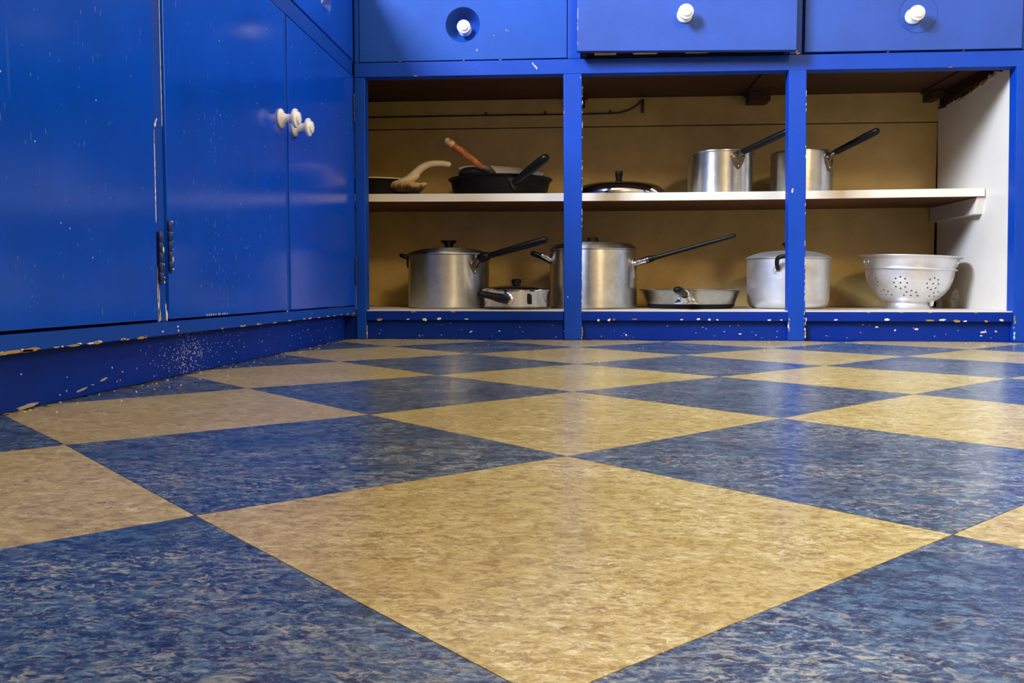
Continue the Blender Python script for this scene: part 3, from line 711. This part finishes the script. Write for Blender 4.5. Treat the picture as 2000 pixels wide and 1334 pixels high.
# 3. tall lidded saucepan behind the second post
x, y = .0325, 2.550; R = .1245
p = thing('saucepan', (x, y, ZB), 'tall saucepan with long slim black handle, between the polished pan and the frying pan', 'pan')
sub('body', M_alu, p, lambda bm: lathe(bm, [(0, ZB), (R - .005, ZB), (R - .0005, ZB + .003), (R, ZB + .007), (R, ZB + .163), (R - .003, ZB + .164), (R - .004, ZB + .01), (0, ZB + .006)], Tm(x, y), 72))
lid = sub('lid', M_alu, p, lambda bm: lathe(bm, [(R - .004, ZB + .1645), (R + .0015, ZB + .1645), (R + .0018, ZB + .1668), (R - .001, ZB + .1695), (R - .006, ZB + .1755), (R - .016, ZB + .1815), (R - .035, ZB + .1850), (R - .07, ZB + .1862), (0, ZB + .1868)], Tm(x, y), 72))
sub('lid_knob', M_black, lid, lambda bm: lathe(bm, [(0, ZB + .1855), (.0165, ZB + .1855), (.0165, ZB + .190), (.0150, ZB + .1995), (.0135, ZB + .2015), (0, ZB + .202)], Tm(x - .002, y), 14), 25)
ax = Vector((.90, -.44, 0)).normalized(); base = Vector((x, y, 0)) + ax * R
def br(bm):
    shield(bm, base + Vector((0, 0, ZB + .108)), ax, .013, .030, .004, curve=.0008)
    rod(bm, [base + Vector((-.002, 0, ZB + .126)), base + ax * .010 + Vector((0, 0, ZB + .127)), base + ax * .020 + Vector((0, 0, ZB + .131))], [(.010, .009), (.0085, .008), (.0085, .0085)], 4)
sub('handle_bracket', M_steel, p, br)
h0 = base + ax * .016 + Vector((0, 0, ZB + .1300)); h1 = Vector((.4060, 2.420, ZB + .1975)); hd = h1 - h0
sub('ferrule', M_chrome, p, lambda bm: rod(bm, [h0, h0 + hd * .05, h0 + hd * .10], [(.0088, .0088), (.0092, .0092), (.0096, .0096)], 4, 16))
sub('handle', M_black, p, lambda bm: rod(bm, [h0 + hd * .085, h0 + hd * .13, h0 + hd * .21, h0 + hd * .5, h1], [(.0098, .0100), (.0090, .0092), (.0058, .0058), (.0056, .0056), (.0056, .0056)], 6, 14))
def lp(bm):
    q = [(x - R + .004, y - .030, ZB + .133), (x - R - .020, y - .032, ZB + .146), (x - R - .046, y - .020, ZB + .156), (x - R - .046, y + .014, ZB + .156), (x - R - .020, y + .026, ZB + .146), (x - R + .004, y + .024, ZB + .133)]
    rod(bm, q, [(.0075, .0075)] * 6, 6, 12)
sub('loop_handle', M_black, p, lp)
sub('handle_clip', M_steel, p, lambda bm: rod(bm, [(x - R + .001, y - .031, ZB + .136), (x - R - .012, y - .033, ZB + .1455), (x - R - .020, y - .033, ZB + .1490)], [(.0080, .0078)] * 3, 4, 12))

# 4. open steel frying pan, handle towards the room
x, y = .3100, 2.558; R = .1480
p = thing('frying_pan', (x, y, ZB), 'shallow flared steel frying pan, handle facing out, on the middle bay floor', 'pan')
def fp(bm):
    lathe(bm, [(0, ZB), (.112, ZB), (.1175, ZB + .003), (.1220, ZB + .011), (.1285, ZB + .026), (.1375, ZB + .046), (R - .004, ZB + .0515), (R, ZB + .0528), (R, ZB + .0542), (R - .007, ZB + .0545), (.1345, ZB + .0478), (.1250, ZB + .026), (.1165, ZB + .008), (0, ZB + .005)], Tm(x, y), 80)
sub('body', M_steel, p, fp)
sub('base_plate', M_iron, p, lambda bm: lathe(bm, [(0, ZB), (.1125, ZB), (.1182, ZB + .003), (.1228, ZB + .0105), (.1232, ZB + .0125), (.118, ZB + .0125), (0, ZB + .0125)], Tm(x, y), 80))
ax = Vector((-.22, -1, 0)).normalized(); base = Vector((x, y, 0)) + ax * .132
def br(bm):
    M = Matrix.Translation(base + ax * .004 + Vector((0, 0, ZB + .034))) @ (ax + Vector((0, 0, .35))).to_track_quat('Z', 'Y').to_matrix().to_4x4()
    lathe(bm, [(0, -.008), (.0175, -.008), (.0175, .004), (.0140, .010), (.0120, .022), (0, .022)], M, 24)
    for s in (-1, 1):
        t = ax.cross(Vector((0, 0, 1))) * s
        hexa(bm, [base + t * a + ax * (k - abs(a) * .12) + Vector((0, 0, ZB + z)) for z, w0, w1 in ((.014, .006, .034), (.030, .004, .020)) for a, k in ((w0, -.006), (w1, -.006), (w1, .003), (w0, .003))], .0015)
sub('handle_bracket', M_chrome, p, br)
h0 = base + ax * .018 + Vector((0, 0, ZB + .040)); h1 = Vector((.2480, 2.318, ZB + .0525))
sub('handle', M_black, p, lambda bm: rod(bm, [h0, h0.lerp(h1, .3), h0.lerp(h1, .7), h1], [(.0095, .008), (.0110, .0085), (.0130, .0095), (.0125, .0090)], 5, 16))

# 5. bright stockpot with lid behind the third post
x, y = .5820, 2.560; R = .1125
p = thing('stockpot', (x, y, ZB), 'bright silver two-handled pot with lid, cut by the post left of the colander', 'pot')
sub('body', M_alul, p, lambda bm: lathe(bm, [(0, ZB), (R - .022, ZB), (R - .013, ZB + .003), (R - .005, ZB + .010), (R - .001, ZB + .022), (R, ZB + .035), (R, ZB + .136), (R + .003, ZB + .1385), (R - .002, ZB + .139), (R - .004, ZB + .03), (0, ZB + .006)], Tm(x, y), 72))
lid = sub('lid', M_alul, p, lambda bm: lathe(bm, [(R - .003, ZB + .1395), (R + .0035, ZB + .1395), (R + .0045, ZB + .1415), (R + .002, ZB + .1440), (R - .012, ZB + .1505), (R - .035, ZB + .1575), (R - .065, ZB + .1615), (.02, ZB + .1630), (0, ZB + .1632)], Tm(x, y), 72))
sub('lid_knob', M_black, lid, lambda bm: lathe(bm, [(0, ZB + .162), (.009, ZB + .162), (.009, ZB + .170), (.0145, ZB + .1775), (.0185, ZB + .1815), (.0170, ZB + .1845), (0, ZB + .1855)], Tm(x, y), 28))
def dh(a, nm):
    n = Vector((math.cos(a), math.sin(a), 0)); s = Vector((0, 0, 1)).cross(n); c0 = Vector((x, y, 0)) + n * R
    def plate(bm):
        pts = [(-.045, .0), (-.043, -.007), (-.036, -.010), (.036, -.010), (.043, -.007), (.045, 0), (.043, .007), (.036, .010), (-.036, .010), (-.043, .007)]
        f = []; g = []
        for u, v in pts:
            q = c0 + s * u - n * (R - math.sqrt(R * R - u * u)) + Vector((0, 0, ZB + .1060 + v)); f.append(bm.verts.new(q + n * .0025)); g.append(bm.verts.new(q - n * .002))
        bm.faces.new(f)
        for i in range(len(pts)): bm.faces.new((g[i], g[(i + 1) % len(pts)], f[(i + 1) % len(pts)], f[i]))
    h = sub('handle_plate', M_alul, p, plate)
    rivets(h, [c0 + s * q - n * (R - math.sqrt(R * R - q * q)) + n * .0025 + Vector((0, 0, ZB + .1055)) for q in (-.036, .036)], n, .0032, M_alul)
    def bail(bm):
        q = [c0 + s * -.030 + n * .0 + Vector((0, 0, ZB + .110)), c0 + s * -.033 + n * .012 + Vector((0, 0, ZB + .124)), c0 + s * -.031 + n * .022 + Vector((0, 0, ZB + .137)), c0 + s * -.018 + n * .027 + Vector((0, 0, ZB + .1425)),
             c0 + s * .018 + n * .027 + Vector((0, 0, ZB + .1425)), c0 + s * .031 + n * .022 + Vector((0, 0, ZB + .137)), c0 + s * .033 + n * .012 + Vector((0, 0, ZB + .124)), c0 + s * .030 + n * .0 + Vector((0, 0, ZB + .110))]
        rod(bm, q, [(.0058, .0058)] * 8, 6, 12, up=n)
    sub('handle', M_black, p, bail)
dh(math.radians(-101), 'front'); dh(math.radians(79), 'rear')

# 6. colander
x, y = .9120, 2.560
p = thing('colander', (x, y, ZB), 'round aluminium colander with flower-shaped rings of holes standing on its foot', 'colander')
tilt = Matrix.Translation((x, y, ZB + .02)) @ Matrix.Rotation(math.radians(2.2), 4, 'Y') @ Matrix.Translation((0, 0, -ZB - .02))
bowl = [(.056, .0165), (.066, .0210), (.079, .0300), (.092, .0430), (.1025, .0580), (.1095, .0740), (.1135, .0900), (.1150, .1020)]
outer = [(r, ZB + z) for r, z in bowl] + [(.1155, ZB + .1065), (.1215, ZB + .1080), (.1222, ZB + .1095), (.1215, ZB + .1110), (.1165, ZB + .1120), (.1185, ZB + .1200), (.1230, ZB + .1370), (.1265, ZB + .1400), (.1335, ZB + .1425), (.1350, ZB + .1440), (.1342, ZB + .1456)]
inner = [(.1255, ZB + .1430), (.1215, ZB + .1400), (.1165, ZB + .1200), (.1148, ZB + .1120), (.1135, ZB + .1030), (.1120, ZB + .0905), (.1080, ZB + .0748), (.1010, ZB + .0590), (.0908, ZB + .0443), (.0780, ZB + .0316), (.0655, ZB + .0226), (.055, ZB + .0182), (0, ZB + .0178)]
bm = bmesh.new(); lathe(bm, [(0, ZB + .0163)] + outer + inner[:1], tilt, 96)
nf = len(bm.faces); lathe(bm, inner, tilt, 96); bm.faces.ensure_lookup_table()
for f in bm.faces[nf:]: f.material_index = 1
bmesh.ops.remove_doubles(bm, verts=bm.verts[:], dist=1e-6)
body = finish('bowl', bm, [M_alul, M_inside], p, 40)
cb = bmesh.new()
def wall_at(z):
    for (r0, z0), (r1, z1) in zip(bowl, bowl[1:]):
        if z0 <= z <= z1:
            t = (z - z0) / (z1 - z0); return r0 + (r1 - r0) * t, Vector((z1 - z0, 0, -(r1 - r0))).normalized()
    return bowl[0][0], Vector((.6, 0, -.8))
for row, (zc, a0) in enumerate(((.0700, -120.6), (.0365, -104.6))):
    for k in range(8):
        am = math.radians(a0 + 45 * k)
        spots = [(0, 0)] + [(.0170 * math.cos(q), .0170 * math.sin(q)) for q in [2 * PI * i / 8 for i in range(8)]]
        if row == 1: spots = [q for q in spots if q[1] > -.008]
        for du, dv in spots:
            rr, nn = wall_at(zc); z = zc + dv * (abs(nn.x) if row == 0 else .75); r, nv = wall_at(z)
            a = am + du / r
            n = Vector((nv.x * math.cos(a), nv.x * math.sin(a), nv.z)); c = Vector((r * math.cos(a), r * math.sin(a), ZB + z))
            M = tilt @ Matrix.Translation(c) @ n.to_track_quat('Z', 'Y').to_matrix().to_4x4()
            lathe(cb, [(0, -.006), (.0027, -.006), (.0027, .006), (0, .006)], M, 10)
org = WORLD_OF[p.name]; bmesh.ops.translate(cb, verts=cb.verts[:], vec=(0, 0, 0))
cut(body, cb)
body.data.polygons.foreach_set('use_smooth', [True] * len(body.data.polygons)); body.data.set_sharp_from_angle(angle=math.radians(35))
def foot(bm):
    lathe(bm, [(.0555, ZB + .0205), (.0580, ZB + .0165), (.0600, ZB + .0120), (.0650, ZB + .0020), (.0690, ZB), (.0670, ZB), (.0620, ZB + .0025), (.0570, ZB + .0120), (.0550, ZB + .0170)], Tm(x, y), 64)
sub('foot_ring', M_alul, p, foot)
def nub(bm):
    a = math.radians(-42); c = (x + .066 * math.cos(a), y + .066 * math.sin(a))
    lathe(bm, [(0, ZB + .008), (.0045, ZB + .008), (.0055, ZB + .012), (.0060, ZB + .024), (0, ZB + .026)], Tm(*c), 14)
sub('foot_stud', M_alul, p, nub)
for a_, z_ in ((-172, .1265), (-30, .1285), (-12, .1235), (12, .1265), (172, .1265)):
    q = math.radians(a_); rr = .1165 + .0045 * (z_ - .112) / .025 + .0012
    rivets(p, [tilt @ Vector((rr * math.cos(q), rr * math.sin(q), ZB + z_))], (math.cos(q), math.sin(q), -.2), .0038, M_alul)

# 7. burnt pan at the left end of the shelf
x, y = -.600, 2.590; z0 = shelf_z(-.55)
p = thing('griddle_pan', (x, y, z0), 'blackened pan with curved cream enamel handle and singed edge, left end of the shelf', 'pan')
R = .120
sub('body', M_iron, p, lambda bm: lathe(bm, [(0, z0), (R - .012, z0), (R - .003, z0 + .004), (R, z0 + .012), (R + .004, z0 + .044), (R + .0065, z0 + .0465), (R + .004, z0 + .049), (R - .001, z0 + .046), (R - .004, z0 + .012), (0, z0 + .008)], Tm(x, y), 64))
sub('rim', M_burnt, p, lambda bm: lathe(bm, [(R + .0035, z0 + .0462), (R + .0072, z0 + .0468), (R + .0072, z0 + .0490), (R + .0040, z0 + .0500), (R + .0005, z0 + .0485)], Tm(x, y), 64))
def so(bm):
    rod(bm, [(-.520, 2.497, z0 + .026), (-.490, 2.485, z0 + .022), (-.462, 2.478, z0 + .021), (-.446, 2.476, z0 + .026)], [(.026, .018), (.034, .0175), (.028, .015), (.012, .008)], 6, 20)
    rod(bm, [(-.525, 2.497, z0 + .030), (-.492, 2.488, z0 + .041), (-.470, 2.484, z0 + .055)], [(.020, .012), (.017, .014), (.013, .013)], 6, 16)
sub('handle_socket', M_burnt, p, so)
sub('handle', M_burnt, p, lambda bm: rod(bm, [(-.496, 2.490, z0 + .034), (-.474, 2.484, z0 + .056), (-.450, 2.480, z0 + .076), (-.424, 2.476, z0 + .0855), (-.395, 2.472, z0 + .0860), (-.374, 2.470, z0 + .0830)], [(.016, .016), (.0125, .0125), (.0105, .0105), (.0088, .0088), (.0082, .0080), (.0080, .0078)], 6, 16))

# 8. black skillet, with a smaller pan nested in it
x, y = -.2400, 2.600; z0 = shelf_z(-.375); R = .1530
p = thing('skillet', (x, y, z0), 'black iron skillet with stubby black handle, holding a smaller white-lined pan on the shelf', 'pan')
sub('body', M_iron, p, lambda bm: lathe(bm, [(0, z0), (.128, z0), (.1335, z0 + .004), (.1385, z0 + .020), (.1455, z0 + .048), (R - .002, z0 + .0515), (R, z0 + .0535), (R - .002, z0 + .0555), (.1425, z0 + .052), (.1350, z0 + .020), (.1285, z0 + .008), (0, z0 + .006)], Tm(x, y), 80))
ax = Vector((.36, -.93, 0)).normalized(); base = Vector((x, y, 0)) + ax * .141
def br(bm):
    shield(bm, base + Vector((0, 0, z0 + .028)), ax, .020, .020, .005, curve=.001)
b = sub('handle_bracket', M_iron, p, br)
rivets(b, [base + ax * .004 + Vector((-.006, 0, z0 + .020))], ax, .003)
h0 = base + Vector((0, 0, z0 + .032)); h1 = Vector((-.102, 2.400, z0 + .087))
sub('handle', M_black, p, lambda bm: rod(bm, [h0, h0.lerp(h1, .25), h0.lerp(h1, .7), h1], [(.0100, .0095), (.0120, .0105), (.0140, .0125), (.0130, .0120)], 5, 18))

tl = Matrix.Translation((-.2380, 2.600, z0 + .0790)) @ Matrix.Rotation(math.radians(5), 4, 'Y') @ Matrix.Rotation(math.radians(14), 4, 'X')
p = thing('nested_pan', (-.2380, 2.600, z0 + .02), 'white-lined pan with worn orange wooden handle lying tilted inside the black skillet', 'pan')
R2 = .1260
def np(bm):
    lathe(bm, [(0, -.044), (.080, -.044), (.090, -.040), (R2 - .006, -.003), (R2 - .001, -.001), (R2, .0005), (R2 - .001, .0018)], tl, 72)
    k = len(bm.faces); lathe(bm, [(R2 - .001, .0018), (R2 - .007, .0005), (R2 - .012, -.004), (.088, -.036), (.078, -.0405), (0, -.0405)], tl, 72)
    bm.faces.ensure_lookup_table()
    for f in bm.faces[k:]: f.material_index = 1
    bmesh.ops.remove_doubles(bm, verts=bm.verts[:], dist=1e-6)
sub('body', [M_grey, M_enam], p, np)
base = Vector((-.2700, 2.477, z0 + .0665))
def br(bm):
    rod(bm, [base + Vector((.016, .020, -.010)), base + Vector((.006, -.002, .002)), base + Vector((-.010, -.016, .010))], [(.013, .014), (.0125, .012), (.0085, .0085)], 5, 16)
    rod(bm, [base + Vector((.000, .016, -.006)), base + Vector((-.036, .018, .001)), base + Vector((-.062, .036, .001)), base + Vector((-.074, .050, -.002))], [(.011, .010), (.014, .0125), (.015, .0125), (.010, .009)], 5, 16)
sub('handle_bracket', M_grey, p, br)
h0 = base + Vector((-.010, -.016, .008)); h1 = Vector((-.3640, 2.425, .5330))
def wh(bm): rod(bm, [h0, h0.lerp(h1, .2), h0.lerp(h1, .6), h1], [(.0085, .0080), (.0108, .0098), (.0128, .0108), (.0118, .0095)], 5, 18)
hw = sub('handle', M_handle, p, wh)
nrm = Vector((0, -1, .35)).normalized()
def tip(bm):
    d = (h1 - h0).normalized(); rod(bm, [h1 - d * .009, h1 + d * .004], [(.0126, .0104), (.0116, .0096)], 3, 18)
sub('handle_tip', M_palewood, p, tip)
def eye(bm):
    M = Matrix.Translation(h1 + Vector((.004, -.0105, .004))) @ Vector((.1, -1, .25)).to_track_quat('Z', 'Y').to_matrix().to_4x4()
    lathe(bm, [(.0022, -.002), (.0040, -.002), (.0042, .0008), (.0034, .0016), (.0025, .0010), (.0022, -.002)], M, 18)
sub('hanging_eyelet', M_groove, p, eye)

# 9. loose lid in the middle bay
x, y = .1050, 2.590; z0 = shelf_z(.10); R = .1340
p = thing('pan_lid', (x, y, z0), 'loose shiny domed steel lid with black knob lying on the shelf by itself', 'lid')
sub('dome', M_chrome, p, lambda bm: lathe(bm, [(R - .004, z0), (R, z0), (R + .001, z0 + .003), (R - .0005, z0 + .011), (R - .005, z0 + .0205), (R - .014, z0 + .0290), (R - .034, z0 + .0365), (R - .065, z0 + .0405), (.03, z0 + .0445), (0, z0 + .0455), (0, z0 + .043), (.03, z0 + .042), (R - .066, z0 + .038), (R - .036, z0 + .034), (R - .02, z0 + .0255), (R - .009, z0 + .0165), (R - .005, z0 + .01)], Tm(x, y), 80))
sub('lid_knob', M_black, p, lambda bm: lathe(bm, [(0, z0 + .044), (.0125, z0 + .044), (.0120, z0 + .048), (.0090, z0 + .051), (.0092, z0 + .058), (.0108, z0 + .068), (.0112, z0 + .073), (.0098, z0 + .077), (0, z0 + .0785)], Tm(x, y), 28))

# 10/11. two open saucepans on the shelf
def small_pan(x, y, R, H, ax, label, flange, hend, mat, brk, wd, ht):
    z0 = shelf_z(x); p = thing('saucepan', (x, y, z0), label, 'pan')
    pr = [(0, z0), (R - .006, z0), (R - .001, z0 + .003), (R, z0 + .008), (R, z0 + H - .006)]
    pr += [(R + .001, z0 + H - .003), (R + .0055, z0 + H - .0015), (R + .0055, z0 + H + .0005), (R - .002, z0 + H)] if flange else [(R - .0005, z0 + H - .001), (R - .002, z0 + H + .001), (R - .004, z0 + H)]
    pr += [(R - .0035, z0 + .01), (0, z0 + .006)]
    sub('body', mat, p, lambda bm: lathe(bm, pr, Tm(x, y), 72))
    ax = Vector(ax).normalized(); base = Vector((x, y, 0)) + ax * R
    c = base + Vector((0, 0, z0 + H - .006 - ht))
    def br(bm):
        shield(bm, c, ax, wd, ht, .004, curve=.0022)
        rod(bm, [c + ax * .002 + Vector((0, 0, ht * .1)), c + ax * .007 + Vector((.002, 0, ht * .6)), c + ax * .014 + Vector((.008, 0, ht * .95))], [(.005, .004), (.0075, .006), (.0085, .0075)], 5, 14)
    b = sub('handle_bracket', brk, p, br)
    sd = Vector((0, 0, 1)).cross(ax)
    rivets(b, [c + ax * .003 + sd * q * wd * .55 + Vector((0, 0, ht * .45)) for q in (-1, 1)] + [c + ax * .0035 + Vector((0, 0, -ht * .62))], ax, .0030)
    h0 = c + ax * .012 + Vector((.006, 0, ht * .92)); h1 = Vector(hend)
    sub('handle', M_black, p, lambda bm: rod(bm, [h0, h0.lerp(h1, .3), h0.lerp(h1, .75), h1], [(.0085, .0080), (.0090, .0085), (.0105, .0098), (.0100, .0092)], 5, 16))
small_pan(.3900, 2.575, .0905, .1190, (.40, -.92, 0), 'small aluminium saucepan with rolled rim and black handle, nearest the loose lid on the shelf', True, (.5350, 2.400, .5440), M_alu, M_brown, .0235, .0235)
small_pan(.6180, 2.580, .0850, .1190, (.70, -.72, 0), 'small aluminium saucepan with black handle, last pan towards the right on the shelf', False, (.7700, 2.420, .5460), M_alu, M_brown, .0220, .0265)

# thin cable clipped along the back of the cabinet
cb = thing('cable', (.10, 2.764, .671), 'thin dark cable clipped along the cabinet back high above the pans', 'cable')
sub('run', M_cable, cb, lambda bm: rod(bm, [(-1.10, 2.7615, .6680), (-.38, 2.7615, .6695), (-.10, 2.7615, .6690), (.08, 2.7615, .6695), (.125, 2.7615, .6740), (.160, 2.7615, .6890), (.182, 2.7600, .7080)], [(.0024, .0024)] * 7, 6, 10))
for q in (-.30, -.115, .085): sub('clip', M_cable, cb, lambda bm, q=q: box(bm, q - .003, q + .003, 2.758, 2.7655, .6715, .6790, .001))
sub('hook', M_cable, cb, lambda bm: box(bm, .179, .187, 2.757, 2.7655, .6700, .7100, .001))
